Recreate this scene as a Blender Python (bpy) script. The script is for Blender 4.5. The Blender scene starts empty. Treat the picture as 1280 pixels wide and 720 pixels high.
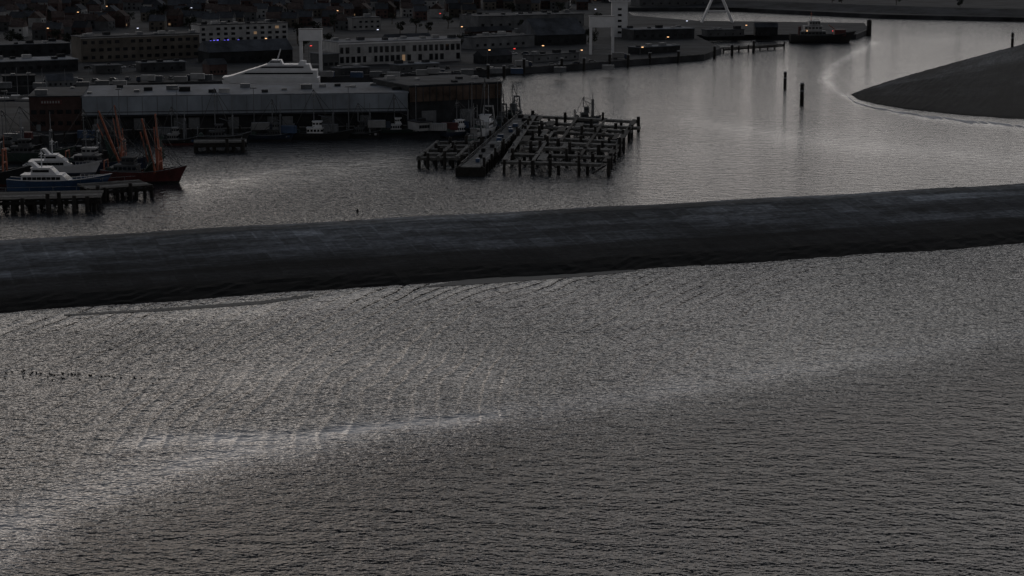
import bpy, math, random
from mathutils import Vector, Matrix
random.seed(11)
col = bpy.context.scene.collection
F, H = 2490.0, 85.0
P = math.atan(480/F); cP, sP = math.cos(P), math.sin(P)
def G(px, py, z=0.0):
    u = (px-640)/F; v = (360-py)/F
    d = Vector((u, cP+v*sP, -sP+v*cP)); t = (z-H)/d.z
    return Vector((d.x*t, d.y*t, z))
ORD = ['first','second','third','fourth','fifth','sixth','seventh','eighth','ninth','tenth','eleventh','twelfth','thirteenth','fourteenth','fifteenth','sixteenth','seventeenth','eighteenth','nineteenth']
for tens, w_ in (('twenty','twentieth'),('thirty','thirtieth'),('forty','fortieth'),('fifty','fiftieth'),('sixty','sixtieth')):
    ORD.append(w_); ORD += [tens+'-'+q for q in ORD[:9]]

# ------------------------------------------------------------ materials
def mat(name, c, rough=0.8, var=0.35, scale=0.6, metal=0.0, emit=None, es=0.0, stretch=(1,1,1), rnd=.3):
    m = bpy.data.materials.new(name); m.use_nodes = True
    nt = m.node_tree; N = nt.nodes; L = nt.links
    b = N['Principled BSDF']; b.inputs['Roughness'].default_value = rough; b.inputs['Metallic'].default_value = metal
    if rough > .7: b.inputs['Specular IOR Level'].default_value = .25
    tc = N.new('ShaderNodeTexCoord'); mp = N.new('ShaderNodeMapping'); mp.inputs['Scale'].default_value = stretch
    L.new(tc.outputs['Object'], mp.inputs['Vector'])
    n = N.new('ShaderNodeTexNoise'); n.inputs['Scale'].default_value = scale; n.inputs['Detail'].default_value = 4; n.inputs['Roughness'].default_value = 0.65
    L.new(mp.outputs[0], n.inputs['Vector'])
    r = N.new('ShaderNodeValToRGB')
    r.color_ramp.elements[0].position = 0.3; r.color_ramp.elements[1].position = 0.72
    r.color_ramp.elements[0].color = [x*(1-var) for x in c]+[1]
    r.color_ramp.elements[1].color = [min(1, x*(1+var)) for x in c]+[1]
    L.new(n.outputs['Fac'], r.inputs['Fac'])
    oi = N.new('ShaderNodeObjectInfo'); ma = N.new('ShaderNodeMath'); ma.operation = 'MULTIPLY_ADD'; L.new(oi.outputs['Random'], ma.inputs[0])
    ma.inputs[1].default_value = 2*rnd; ma.inputs[2].default_value = 1-rnd
    vm = N.new('ShaderNodeVectorMath'); vm.operation = 'SCALE'; L.new(r.outputs['Color'], vm.inputs[0]); L.new(ma.outputs[0], vm.inputs['Scale'])
    L.new(vm.outputs[0], b.inputs['Base Color'])
    if emit:
        b.inputs['Emission Color'].default_value = (*emit, 1); b.inputs['Emission Strength'].default_value = es
    return m
M = dict(
 concrete=mat('concrete', (.16,.16,.16), .85, .6, .5), quay=mat('quay_concrete', (.042,.043,.046), .9, .7, .08, rnd=0),
 land=mat('harbour_ground', (.036,.038,.043), .9, .8, .045, rnd=0), road=mat('road', (.02,.02,.022), .85, .4, .1), timber=mat('wet_timber', (.022,.02,.019), .8, .5, .8),
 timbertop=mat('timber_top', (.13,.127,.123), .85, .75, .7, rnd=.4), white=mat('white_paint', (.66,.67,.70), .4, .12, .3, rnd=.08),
 offwhite=mat('offwhite', (.25,.255,.265), .6, .35, .2), black=mat('black_paint', (.018,.018,.02), .5, .4, .5),
 red=mat('red_paint', (.075,.018,.018), .6, .5, .4, rnd=.15), orange=mat('orange_paint', (.26,.08,.045), .6, .5, .6, rnd=.2),
 blue=mat('blue_paint', (.022,.05,.11), .45, .3, .4), navy=mat('navy_paint', (.015,.025,.05), .5, .3, .4),
 green=mat('green_paint', (.025,.045,.04), .55, .3, .4),
 glass=mat('dark_glass', (.012,.014,.018), .12, .2, 1), steel=mat('grey_steel', (.12,.13,.145), .5, .3, .5, .3),
 deck=mat('boat_deck', (.07,.065,.06), .8, .4, .8), brick=mat('red_brick', (.062,.040,.038), .9, .4, .3, rnd=.4),
 tan=mat('tan_brick', (.105,.095,.085), .9, .4, .12, rnd=.35), grey=mat('grey_render', (.09,.095,.103), .9, .4, .15, rnd=.45),
 dark=mat('dark_wall', (.028,.030,.034), .9, .55, .2, rnd=.4), roof=mat('dark_roof', (.048,.053,.063), .85, .6, .12, rnd=.5),
 roofpale=mat('pale_roof_sheet', (.13,.145,.17), .75, .6, .07, 0, None, 0, (1,.3,1), .2), fascia=mat('pale_blue_cladding', (.20,.23,.27), .7, .4, .08, 0, None, 0, (1,1,.5), 0),
 tile=mat('red_tile', (.065,.05,.047), .9, .5, .4, rnd=.4), rust=mat('rusty_cladding', (.075,.054,.044), .85, .7, .14, rnd=0),
 leaf=mat('leaf', (.028,.033,.026), .9, .6, .9), bark=mat('bark', (.05,.04,.03), .9, .3, 2), mud=mat('mud', (.022,.022,.021), .6, .4, .2),
 foam=mat('foam', (.5,.5,.53), .7, .5, .12, 0, None, 0, (1,.4,1), 0),
 lampw=mat('lamp_warm', (.8,.6,.4), .5, 0, 1, 0, (1,.55,.25), 1.6), lampc=mat('lamp_cool', (.8,.8,.9), .5, 0, 1, 0, (.75,.8,1), 1.3),
 lampr=mat('lamp_red', (.8,.1,.1), .5, 0, 1, 0, (1,.06,.05), 1.2), lampb=mat('lamp_blue', (.1,.1,.8), .5, 0, 1, 0, (.16,.13,1), 1.4),
 lit=mat('lit_window', (.5,.4,.3), .5, .1, 1, 0, (1,.6,.3), .12), cloth=mat('dark_clothing', (.006,.006,.008), 1, .2, 3),
 feather=mat('feather', (.03,.027,.024), .8, .4, 5))

# ------------------------------------------------------------ mesh builder
class MB:
    def __init__(s): s.v = []; s.f = []
    def box(s, c, d, rz=0, tx=1, ty=1):
        i = len(s.v); x, y, z = c; a, b, h = d[0]/2, d[1]/2, d[2]/2; ca, sa = math.cos(rz), math.sin(rz)
        for kz, kx, ky in ((-1,1,1),(1,tx,ty)):
            for qx, qy in ((-1,-1),(1,-1),(1,1),(-1,1)):
                X, Y = qx*a*kx, qy*b*ky
                s.v.append((x+X*ca-Y*sa, y+X*sa+Y*ca, z+kz*h))
        s.f += [(i,i+3,i+2,i+1),(i+4,i+5,i+6,i+7)]+[(i+k,i+(k+1)%4,i+4+(k+1)%4,i+4+k) for k in range(4)]
        return s
    def tube(s, p0, p1, r0, r1=None, n=6):
        if r1 is None: r1 = r0
        p0, p1 = Vector(p0), Vector(p1); d = (p1-p0).normalized()
        a = d.cross(Vector((0,0,1)));  a = Vector((1,0,0)) if a.length < 1e-3 else a.normalized()
        b = d.cross(a); i = len(s.v)
        for p, r in ((p0,r0),(p1,r1)):
            for k in range(n):
                t = 2*math.pi*k/n; s.v.append(tuple(p+a*math.cos(t)*r+b*math.sin(t)*r))
        s.f += [(i+k,i+(k+1)%n,i+n+(k+1)%n,i+n+k) for k in range(n)]+[tuple(range(i+n-1,i-1,-1)), tuple(range(i+n,i+2*n))]
        return s
    def bar(s, p0, p1, w, h):
        p0, p1 = Vector(p0), Vector(p1); d = (p1-p0).normalized(); a = d.cross(Vector((0,0,1)))
        a = Vector((1,0,0)) if a.length < 1e-3 else a.normalized(); b = a.cross(d); i = len(s.v)
        for p in (p0,p1):
            for q, r in ((-1,-1),(1,-1),(1,1),(-1,1)): s.v.append(tuple(p+a*q*w/2+b*r*h/2))
        s.f += [(i+k,i+(k+1)%4,i+4+(k+1)%4,i+4+k) for k in range(4)]+[(i+3,i+2,i+1,i),(i+4,i+5,i+6,i+7)]
        return s
    def prism(s, poly, z0, z1, top=None):
        i = len(s.v); n = len(poly); top = top or poly
        s.v += [(p[0],p[1],z0) for p in poly]+[(p[0],p[1],z1) for p in top]
        s.f += [(i+k,i+(k+1)%n,i+n+(k+1)%n,i+n+k) for k in range(n)]+[tuple(range(i+n,i+2*n)), tuple(range(i+n-1,i-1,-1))]
        return s
    def side(s, pts, y0, y1):
        i = len(s.v); n = len(pts)
        s.v += [(p[0],y0,p[1]) for p in pts]+[(p[0],y1,p[1]) for p in pts]
        s.f += [(i+k,i+(k+1)%n,i+n+(k+1)%n,i+n+k) for k in range(n)]+[tuple(range(i+n,i+2*n)), tuple(range(i+n-1,i-1,-1))]
        return s
    def loft(s, rings, closed=False, caps=False):
        i = len(s.v); n = len(rings[0])
        for r in rings: s.v += [tuple(p) for p in r]
        for j in range(len(rings)-1):
            for k in range(n if closed else n-1):
                s.f.append((i+j*n+k, i+j*n+(k+1)%n, i+(j+1)*n+(k+1)%n, i+(j+1)*n+k))
        if caps: s.f += [tuple(range(i+n-1,i-1,-1)), tuple(range(i+(len(rings)-1)*n, i+len(rings)*n))]
        return s
    def build(s, name, m, parent=None, smooth=False):
        me = bpy.data.meshes.new(name); me.from_pydata(s.v, [], s.f); me.update()
        me.materials.append(M[m] if isinstance(m, str) else m)
        if smooth:
            for p in me.polygons: p.use_smooth = True
        o = bpy.data.objects.new(name, me); col.objects.link(o)
        if parent: o.parent = parent
        return o
def thing(name, label, cat, loc=(0,0,0), rz=0, group=None):
    o = bpy.data.objects.new(name, None); col.objects.link(o); o.location = loc; o.rotation_euler = (0,0,rz)
    o['label'] = label; o['category'] = cat
    if group: o['group'] = group
    return o
def tag(o, label, cat, group=None):
    o['label'] = label; o['category'] = cat
    if group: o['group'] = group
    return o
KIDS = {}
def copy_tree(o, loc=None, rz=None, label=None, scale=None, parent=None):
    c = o.copy(); col.objects.link(c)
    if parent: c.parent = parent
    if loc is not None: c.location = loc
    if rz is not None: c.rotation_euler = (0,0,rz)
    if label: c['label'] = label
    if scale: c.scale = scale
    for ch in KIDS.setdefault(o.name, list(o.children)): copy_tree(ch, parent=c)
    return c
def struct(o): o['kind'] = 'structure'; return o

# ------------------------------------------------------------ water
def polyd(pts):
    W = [G(*p) for p in pts]; return [(w.x, w.y/4) for w in W]
def segd(x, y, poly):
    best = 1e9; bt = 0
    n = len(poly)-1
    for k in range(n):
        ax, ay = poly[k]; bx, by = poly[k+1]; dx, dy = bx-ax, by-ay
        t = max(0, min(1, ((x-ax)*dx+(y-ay)*dy)/(dx*dx+dy*dy))); d = math.hypot(x-ax-t*dx, y-ay-t*dy)
        if d < best: best = d; bt = (k+t)/n
    return best, bt
sw1 = polyd([(-80,700),(0,662),(90,625),(200,590),(300,566),(420,548),(520,531),(620,519),(720,506),(820,490),(960,468),(1150,440),(1350,405)])
sw2 = polyd([(160,552),(260,549),(380,545),(500,532),(620,520)])
sw3 = polyd([(1095,52),(1045,80),(1032,100),(1045,114),(1080,131),(1150,147),(1290,161),(1400,170)])
sw4 = polyd([(-60,404),(120,400),(300,388),(450,370),(700,354)])
sw5 = polyd([(200,238),(260,232),(380,212),(480,202)])
sw6 = polyd([(-60,760),(0,700),(60,650)])
sw7 = polyd([(300,470),(480,455),(620,470)])
sw8 = polyd([(860,150),(1000,175),(1150,190),(1350,205)])
def sm(a, b, x): t = max(0, min(1, (x-a)/(b-a))); return t*t*(3-2*t)
xs = [-9000,-4000,-1500,-700,-400]+[ -300+3*i for i in range(201)]+[400,700,1500,4000,9000]
ys = [-300,0,150]+[225+2.2*i for i in range(130)]; y = ys[-1]
while y < 1500: y += 7; ys.append(y)
ys += [2000,3000,5000,9000,16000]
verts, faces, at1, at2, at3, at4 = [], [], [], [], [], []
dykeA, dykeB = G(0,392), G(1280,304)
for y in ys:
    for x in xs:
        verts.append((x,y,0)); yy = y/4
        (d1, t1), (d2,_), (d3,_), (d4,_), (d5,_), (d6,_), (d7,_), (d8,_) = [segd(x, yy, q) for q in (sw1,sw2,sw3,sw4,sw5,sw6,sw7,sw8)]
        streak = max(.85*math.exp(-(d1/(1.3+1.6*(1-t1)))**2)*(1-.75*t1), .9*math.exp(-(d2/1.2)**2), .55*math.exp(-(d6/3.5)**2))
        calm = max(streak, .95*math.exp(-(d3/3)**2), .6*math.exp(-(d4/3)**2), .9*math.exp(-(d5/9)**2), .4*math.exp(-(d7/4)**2), .6*math.exp(-(d8/8)**2))
        k = 0
        for q in range(len(sw1)-1):
            if sw1[q][0] <= x <= sw1[q+1][0]:
                t = (x-sw1[q][0])/(sw1[q+1][0]-sw1[q][0]); k = (sw1[q][1]+t*(sw1[q+1][1]-sw1[q][1]))*4
        if x > sw1[-1][0]: k = sw1[-1][1]*4
        if x < sw1[0][0]: k = sw1[0][1]*4
        side = k-y
        chop = .24+.76*sm(-10, 70, side)*sm(-75, 5, x+ .3*(320-y)) + .12*sm(0,40,side)
        swell = (1-.95*sm(-10, 18, side))*(1-.7*sm(60,110,x))
        harbour = ((dykeB.x-dykeA.x)*(y-dykeA.y)-(dykeB.y-dykeA.y)*(x-dykeA.x)) > 5000
        if harbour: chop = .40; swell = .05
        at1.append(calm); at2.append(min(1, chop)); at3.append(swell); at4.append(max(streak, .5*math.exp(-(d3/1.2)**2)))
nx = len(xs)
for j in range(len(ys)-1):
    for i in range(nx-1):
        a = j*nx+i; faces.append((a,a+1,a+nx+1,a+nx))
me = bpy.data.meshes.new('water'); me.from_pydata(verts, [], faces); me.update()
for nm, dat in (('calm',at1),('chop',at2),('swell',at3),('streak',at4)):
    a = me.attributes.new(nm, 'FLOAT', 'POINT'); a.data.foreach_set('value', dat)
water = bpy.data.objects.new('water', me); col.objects.link(water); struct(water)
m = bpy.data.materials.new('sea_water'); m.use_nodes = True; N = m.node_tree.nodes; L = m.node_tree.links
b = N['Principled BSDF']; b.inputs['IOR'].default_value = 1.34
def math_(op, a, bb, clamp=False, c=None):
    n = N.new('ShaderNodeMath'); n.operation = op; n.use_clamp = clamp
    for i, q in enumerate((a,bb,c)):
        if q is None: continue
        if isinstance(q, (int,float)): n.inputs[i].default_value = q
        else: L.new(q, n.inputs[i])
    return n.outputs[0]
geo = N.new('ShaderNodeNewGeometry')
def noise(sx, sy, rot=0, detail=2, rough=.5, dist=0):
    mp = N.new('ShaderNodeMapping'); mp.inputs['Rotation'].default_value = (0,0,rot); L.new(geo.outputs['Position'], mp.inputs['Vector'])
    m2 = N.new('ShaderNodeMapping'); m2.inputs['Scale'].default_value = (sx,sy,1); L.new(mp.outputs[0], m2.inputs['Vector'])
    n = N.new('ShaderNodeTexNoise'); n.noise_dimensions = '2D'; n.inputs['Scale'].default_value = 1; n.inputs['Detail'].default_value = detail
    n.inputs['Roughness'].default_value = rough; n.inputs['Distortion'].default_value = dist
    L.new(m2.outputs[0], n.inputs['Vector']); return n.outputs['Fac']
def attr(nm):
    A = N.new('ShaderNodeAttribute'); A.attribute_name = nm; return A.outputs['Fac']
calm0, chop0, swell0, streak0 = attr('calm'), attr('chop'), attr('swell'), attr('streak')
patch = noise(.012,.006,.3,2,.6)
patch2 = noise(.09,.05,.2,3,.65)
calmN = math_('MULTIPLY', calm0, math_('MULTIPLY_ADD', patch2, 1.4, False, .2))
amp = math_('MULTIPLY', chop0, math_('SUBTRACT', 1.0, math_('MULTIPLY', calmN, .75, True)))
amp = math_('MULTIPLY', amp, math_('MULTIPLY_ADD', patch, 1.1, False, .45))
h1 = noise(.17,.29,.18,3,.70,0); h2 = noise(.9,1.0,-.3,2,.6,0)
hh = math_('ADD', math_('MULTIPLY', h1, 2.7), math_('MULTIPLY', h2, .75))
hh = math_('MULTIPLY', hh, amp)
sx_ = N.new('ShaderNodeSeparateXYZ'); L.new(geo.outputs['Position'], sx_.inputs[0])
dx_ = math_('SUBTRACT', sx_.outputs['X'], 244.0); dy_ = math_('SUBTRACT', sx_.outputs['Y'], 331.0)
ph = math_('SQRT', math_('ADD', math_('MULTIPLY', dx_, dx_), math_('MULTIPLY', dy_, dy_)), None)
ph = math_('ADD', ph, math_('MULTIPLY', noise(.025,.014,0,3,.5), 13.0))
wv = math_('SINE', math_('MULTIPLY', ph, 2*math.pi/4.0), None)
wv = math_('POWER', math_('MULTIPLY_ADD', wv, .5, True, .5), 5.0)
swm = math_('MULTIPLY', swell0, math_('SUBTRACT', noise(.07,.025,.3,2,.5), .10, True))
hh = math_('ADD', hh, math_('MULTIPLY', math_('MULTIPLY', wv, swm), .46))
bp = N.new('ShaderNodeBump'); bp.inputs['Strength'].default_value = 1; bp.inputs['Distance'].default_value = 1
L.new(hh, bp.inputs['Height']); L.new(bp.outputs[0], b.inputs['Normal'])
L.new(math_('MULTIPLY_ADD', chop0, .06, False, .09), b.inputs['Roughness'])
mx = N.new('ShaderNodeMix'); mx.data_type = 'RGBA'; mx.inputs[6].default_value = (.032,.035,.040,1); mx.inputs[7].default_value = (.26,.30,.40,1)  # pale blue sheen of slicks painted into base colour; foam at headland rim
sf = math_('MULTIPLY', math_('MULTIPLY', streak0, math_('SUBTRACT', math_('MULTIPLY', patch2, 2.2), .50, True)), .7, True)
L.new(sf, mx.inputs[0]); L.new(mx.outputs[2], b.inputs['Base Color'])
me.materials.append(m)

# ------------------------------------------------------------ land masses
def land(name, pts, z, m, z0=-3):
    W = [G(*p) for p in pts]
    return struct(MB().prism([(w.x,w.y) for w in W], z0, z).build(name, m))
land('ground', [(-2500,118),(-200,118),(0,117),(300,109),(470,101),(590,96),(700,89),(800,81),(880,75),(902,66),(885,58),(870,50),(1070,49),(1086,42),(1080,34),(870,31),(790,24),(778,14),(915,14),(1100,23),(1280,27),(2600,36),(9000,-88),(-9000,-88)], 3, 'land')
land('quay', [(-900,196),(0,184),(160,173),(510,167),(628,152),(630,138),(300,136),(0,136),(-900,146)], 3, 'quay')
def roadstrip(a, c, w):
    a, c = G(*a, 3), G(*c, 3); d = (c-a).normalized(); n = Vector((-d.y,d.x,0))*w/2
    o = MB(); o.v = [tuple(a-n)[:2]+(3.012,),tuple(c-n)[:2]+(3.012,),tuple(c+n)[:2]+(3.012,),tuple(a+n)[:2]+(3.012,)]; o.f = [(0,1,2,3)]
    struct(o.build('road', 'road', None))
roadstrip((-200,100),(640,82),9); roadstrip((-200,60),(600,44),9); roadstrip((640,80),(868,62),8)
for edge in ([(-200,118),(0,117),(300,109),(470,101),(590,96),(700,89),(800,81),(880,75)], [(0,184),(160,173),(510,167),(628,152)], [(870,50),(1070,49),(1086,42)]):
    eb = MB()
    for a, c in zip(edge[:-1], edge[1:]):
        p, q = G(*a), G(*c); eb.bar((p.x,p.y+.5,3.15), (q.x,q.y+.5,3.15), 1.0, .28)
    struct(eb.build('quay_kerb', 'concrete'))
t = thing('quay_fender', 'row of dark timber fender piles along the warehouse quay wall', 'quay fender', G(0,184))
o0 = G(0,184)
for (a, c) in (((0,184),(160,173)),((160,173),(510,167)),((510,167),(628,152))):
    p, q = G(*a), G(*c); n = int((q-p).length/4.2)
    for k in range(n):
        w_ = p+(q-p)*(k+.5)/n-o0; MB().tube((w_.x,w_.y-.45,-3),(w_.x,w_.y-.45,3.2+random.choice([0,0,.9])),.38,.36,6).build('pile', 'timber', t)
struct(MB().prism([tuple(G(*p)[:2]) for p in [(80,395),(200,389),(330,380),(392,370),(392,368),(330,376),(200,386),(80,393)]], -.3, .05).build('mudflat', 'mud'))
struct(MB().prism([tuple(G(*p)[:2]) for p in [(520,360),(620,354),(760,343),(800,338),(760,336),(600,347)]], -.3, .05).build('mudflat', 'mud'))

# ------------------------------------------------------------ dykes
def dyke_mat(name, zones, bs=1.0, lo=.7, hi=1.3, seam=.8):
    m = bpy.data.materials.new(name); m.use_nodes = True; N = m.node_tree.nodes; L = m.node_tree.links
    b = N['Principled BSDF']; b.inputs['Roughness'].default_value = .8; b.inputs['Specular IOR Level'].default_value = .12
    uv = N.new('ShaderNodeUVMap'); sep = N.new('ShaderNodeSeparateXYZ'); L.new(uv.outputs[0], sep.inputs[0])
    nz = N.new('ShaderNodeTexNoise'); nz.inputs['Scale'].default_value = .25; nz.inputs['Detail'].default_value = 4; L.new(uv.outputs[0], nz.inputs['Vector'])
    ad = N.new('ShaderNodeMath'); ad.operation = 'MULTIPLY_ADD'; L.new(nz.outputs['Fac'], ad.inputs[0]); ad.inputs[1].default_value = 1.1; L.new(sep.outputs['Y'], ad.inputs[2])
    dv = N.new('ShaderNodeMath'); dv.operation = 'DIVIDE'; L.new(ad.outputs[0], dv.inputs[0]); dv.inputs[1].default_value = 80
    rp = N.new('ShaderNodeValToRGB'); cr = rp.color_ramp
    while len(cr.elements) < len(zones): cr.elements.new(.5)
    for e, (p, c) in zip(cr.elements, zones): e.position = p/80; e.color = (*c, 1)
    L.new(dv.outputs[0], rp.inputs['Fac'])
    def brick(w, h, mort, c1, c2, cm, off=.5):
        br = N.new('ShaderNodeTexBrick'); L.new(uv.outputs[0], br.inputs['Vector']); br.inputs['Scale'].default_value = 1; br.offset = off
        br.inputs['Brick Width'].default_value = w; br.inputs['Row Height'].default_value = h; br.inputs['Mortar Size'].default_value = mort
        br.inputs['Color1'].default_value = (c1,)*3+(1,); br.inputs['Color2'].default_value = (c2,)*3+(1,); br.inputs['Mortar'].default_value = (cm,)*3+(1,)
        br.inputs['Bias'].default_value = 0; return br.outputs['Color']
    def mul(a, c):
        x = N.new('ShaderNodeMix'); x.data_type = 'RGBA'; x.blend_type = 'MULTIPLY'; x.inputs[0].default_value = 1
        L.new(a, x.inputs[6]); L.new(c, x.inputs[7]); return x.outputs[2]
    def nramp(scale, lo, hi, p0, p1, st=(1,1,1), det=4):
        mp = N.new('ShaderNodeMapping'); mp.inputs['Scale'].default_value = st; L.new(uv.outputs[0], mp.inputs['Vector'])
        n = N.new('ShaderNodeTexNoise'); n.inputs['Scale'].default_value = scale; n.inputs['Detail'].default_value = det; n.inputs['Roughness'].default_value = .7
        L.new(mp.outputs[0], n.inputs['Vector']); r = N.new('ShaderNodeValToRGB'); r.color_ramp.elements[0].position = p0; r.color_ramp.elements[1].position = p1
        r.color_ramp.elements[0].color = (lo,)*3+(1,); r.color_ramp.elements[1].color = (hi,)*3+(1,); L.new(n.outputs['Fac'], r.inputs['Fac']); return r.outputs['Color'], n
    c = mul(rp.outputs['Color'], brick(5*bs, 5.5*bs, .3, lo, hi, seam*1.5, .0))
    c = mul(c, brick(41*bs, 5.5*bs, .35, .6, 1.6, .9, .43))
    pz, _ = nramp(.03, .6, 2.0, .43, .60, (.5,2.6,1), 5); c = mul(c, pz)
    fz, fn = nramp(.5, .5, 1.7, .34, .68, (1,1.6,1), 6); c = mul(c, fz)
    L.new(c, b.inputs['Base Color'])
    bp = N.new('ShaderNodeBump'); bp.inputs['Strength'].default_value = .5; bp.inputs['Distance'].default_value = .2
    L.new(fn.outputs['Fac'], bp.inputs['Height']); L.new(bp.outputs[0], b.inputs['Normal'])
    return m
def dense(pr, step=1.6):
    out = []
    for (a, za), (c, zc) in zip(pr[:-1], pr[1:]):
        n = max(1, int(abs(c-a)/step))
        out += [(a+(c-a)*k/n, za+(zc-za)*k/n) for k in range(n)]
    return out+[pr[-1]]
dv = (dykeB-dykeA).normalized(); nv = Vector((-dv.y, dv.x, 0))
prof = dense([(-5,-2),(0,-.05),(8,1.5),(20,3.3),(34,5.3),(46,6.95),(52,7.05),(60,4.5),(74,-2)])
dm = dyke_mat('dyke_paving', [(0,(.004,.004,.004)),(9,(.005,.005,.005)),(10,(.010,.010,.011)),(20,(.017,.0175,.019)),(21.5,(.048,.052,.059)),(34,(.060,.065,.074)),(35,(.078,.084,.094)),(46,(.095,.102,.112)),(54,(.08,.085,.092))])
vs, fs, uvs = [], [], []; n = len(prof); nu = 400
for i in range(nu):
    t_ = -260+i*2.2; p = dykeA+dv*t_+nv*(1.2*math.sin(t_*.021)+.7*math.sin(t_*.13)+random.uniform(-.3,.3))
    for (o, z) in prof:
        r = random.uniform(-.12,.12) if 0 <= o <= 8 else 0
        vs.append((p.x+nv.x*o, p.y+nv.y*o, z+r)); uvs.append((t_, o))
for i in range(nu-1):
    for k in range(n-1):
        a = i*n+k; fs.append((a, a+n, a+n+1, a+1))
def uvmesh(name, vs, fs, uvs, m):
    me = bpy.data.meshes.new(name); me.from_pydata(vs, [], fs); me.update()
    ul = me.uv_layers.new(name='UVMap')
    for lp in me.loops: ul.data[lp.index].uv = uvs[lp.vertex_index]
    me.materials.append(m); o = bpy.data.objects.new(name, me); col.objects.link(o); return struct(o)
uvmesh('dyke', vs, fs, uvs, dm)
Fp = [(1063,118),(1072,125),(1092,131),(1130,138),(1200,147),(1290,155),(1500,172)]
Cp = [(1067,116),(1090,108),(1125,97),(1160,87),(1215,72),(1290,52),(1500,4)]
def lerp_poly(P_, t, z):
    k = min(int(t*(len(P_)-1)), len(P_)-2); f = t*(len(P_)-1)-k
    a, c = G(*P_[k], z), G(*P_[k+1], z); return a+(c-a)*f
vs, fs, uvs = [], [], []; nu, nw = 90, 26
for i in range(nu):
    t = i/(nu-1); w = min(1, t*1.8); zc = 4.2*w
    a, c = lerp_poly(Fp, t, 0), lerp_poly(Cp, t, zc if zc > .3 else .3); dd = Vector((c.x-a.x, c.y-a.y, 0)); dn = dd.normalized()
    for k in range(nw):
        s_ = k/(nw-7)
        if k <= nw-7: z = zc*min(1, s_*1.5)**.9*(.93+.07*s_)-(.8 if k == 0 else 0); q = a+dd*s_
        else: e = (k-(nw-7))/6; z = zc*(1-e)-2*e; q = a+dd+dn*e*20
        vs.append((q.x, q.y, z+random.uniform(-.12,.12))); uvs.append((t*330, s_*52))
for i in range(nu-1):
    for k in range(nw-1):
        a = i*nw+k; fs.append((a, a+nw, a+nw+1, a+1))
uvmesh('headland', vs, fs, uvs, dyke_mat('headland_paving', [(0,(.004,.004,.004)),(14,(.006,.006,.006)),(16,(.012,.012,.013)),(33,(.015,.016,.018)),(35,(.034,.036,.040)),(60,(.032,.034,.038))], 1.3, .75, 1.25))
fo = MB(); rr = []
for i in range(110):
    t = i/109*.86; a = lerp_poly(Fp, t, 0); q = 3+2.0*math.sin(i*.45)+random.uniform(-.6,.6)
    rr.append([(a.x-3, a.y-3-q, .03), (a.x-3, a.y-9-q-7*random.random(), .03)])
for k in range(0, 108):
    if random.random() < .82: fo.loft([rr[k], rr[k+1]])
struct(fo.build('water_foam', 'foam'))
rings = []
for p in [(860,8),(1000,12),(1150,18),(1300,22),(1700,28)]:
    a = G(*p, 3); rings.append([(a.x,a.y,2.9),(a.x,a.y+40,7),(a.x,a.y+55,7),(a.x,a.y+90,2.9)])
struct(MB().loft(rings).build('hill', 'land'))

# ------------------------------------------------------------ buildings
def frame_of(pL, pR, z):
    a, c = G(*pL, z), G(*pR, z); d = c-a; return a, math.atan2(d.y, d.x), d.length
WIN = {}
def window(parent, x, z, w, h, m='glass', y=-.06):
    key = (w, h, m)
    if key not in WIN:
        o = MB().box((0,0,0),(w,.1,h)).build('window', m, parent); WIN[key] = o.data
    else:
        o = bpy.data.objects.new('window', WIN[key]); col.objects.link(o); o.parent = parent
    o.location = (x, y, z); return o
def building(name, label, cat, pL, pR, h, depth, wall, roof, z=3.0, rows_=0, cols=0, ww=2.0, wh=1.5, z0=1.5, dz=3.5, roofkind='flat', doors=(), lit=0, trim=None):
    a, rz, w = frame_of(pL, pR, z); t = thing(name, label, cat, a, rz)
    MB().box((w/2,depth/2,h/2),(w,depth,h)).build('wall', wall, t)
    if roofkind == 'flat':
        r = MB().box((w/2,depth/2,h+.2),(w+.8,depth+.8,.4)).build('roof', roof, t)
        for k in range(max(1, int(w/7))):
            sz = random.uniform(1.2,4.5); MB().box((w*(k+.5)/max(1,int(w/7))+random.uniform(-2,2), depth*random.uniform(.15,.85), h+.4+sz*.2),(sz,2.4,sz*.4)).build('roof_vent', random.choice(['steel','dark','offwhite','dark']), r)
    else:
        hr = depth*.3; r = MB()
        r.v = [(-.4,-.4,h),(w+.4,-.4,h),(w+.4,depth+.4,h),(-.4,depth+.4,h),(-.4,depth/2,h+hr),(w+.4,depth/2,h+hr)]
        r.f = [(0,1,5,4),(2,3,4,5),(0,4,3),(1,2,5),(0,3,2,1)]
        r.build('roof', roof, t)
    for r_ in range(rows_):
        for c in range(cols):
            if random.random() < .08: continue
            window(t, w*(c+.5)/cols, z0+dz*r_+wh/2, ww*random.choice([1,1,.8]), wh, 'lit' if random.random() < lit else 'glass')
    for (dx, dw, dh) in doors: MB().box((dx,-.05,dh/2),(dw,.12,dh)).build('door', 'steel', t)
    if trim: MB().box((w/2,-.12,trim[0]),(w,.2,trim[1])).build('trim', trim[2], t)
    return t, w
t, w = building('warehouse', 'long low quay warehouse with pale blue grey cladding band above dark wall', 'warehouse', (104,163), (510,157), 12.2, 44, 'dark', 'roofpale', doors=[(6+i*11.5+3*(i%3), 4, 4.2) for i in range(9)])
MB().box((w/2,-.25,8.9),(w,.5,6.6)).build('cladding_band', 'fascia', t)
for i in range(1, 22): MB().box((w*i/22,-.53,8.9),(.18,.06,6.6)).build('cladding_joint', 'steel', t)
MB().box((w/2,-.56,6.6),(w,.1,.25)).build('cladding_rail', 'dark', t)
MB().box((w/2,-1.6,5.3),(w,2.8,.25)).build('canopy', 'dark', t)
t, w = building('brick_office', 'red brick office block at the left end of the warehouse', 'building', (38,164), (103,163), 12.5, 36, 'brick', 'roof', rows_=2, cols=6, z0=2, dz=4.2, doors=[(3,1.6,2.4)])
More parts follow.
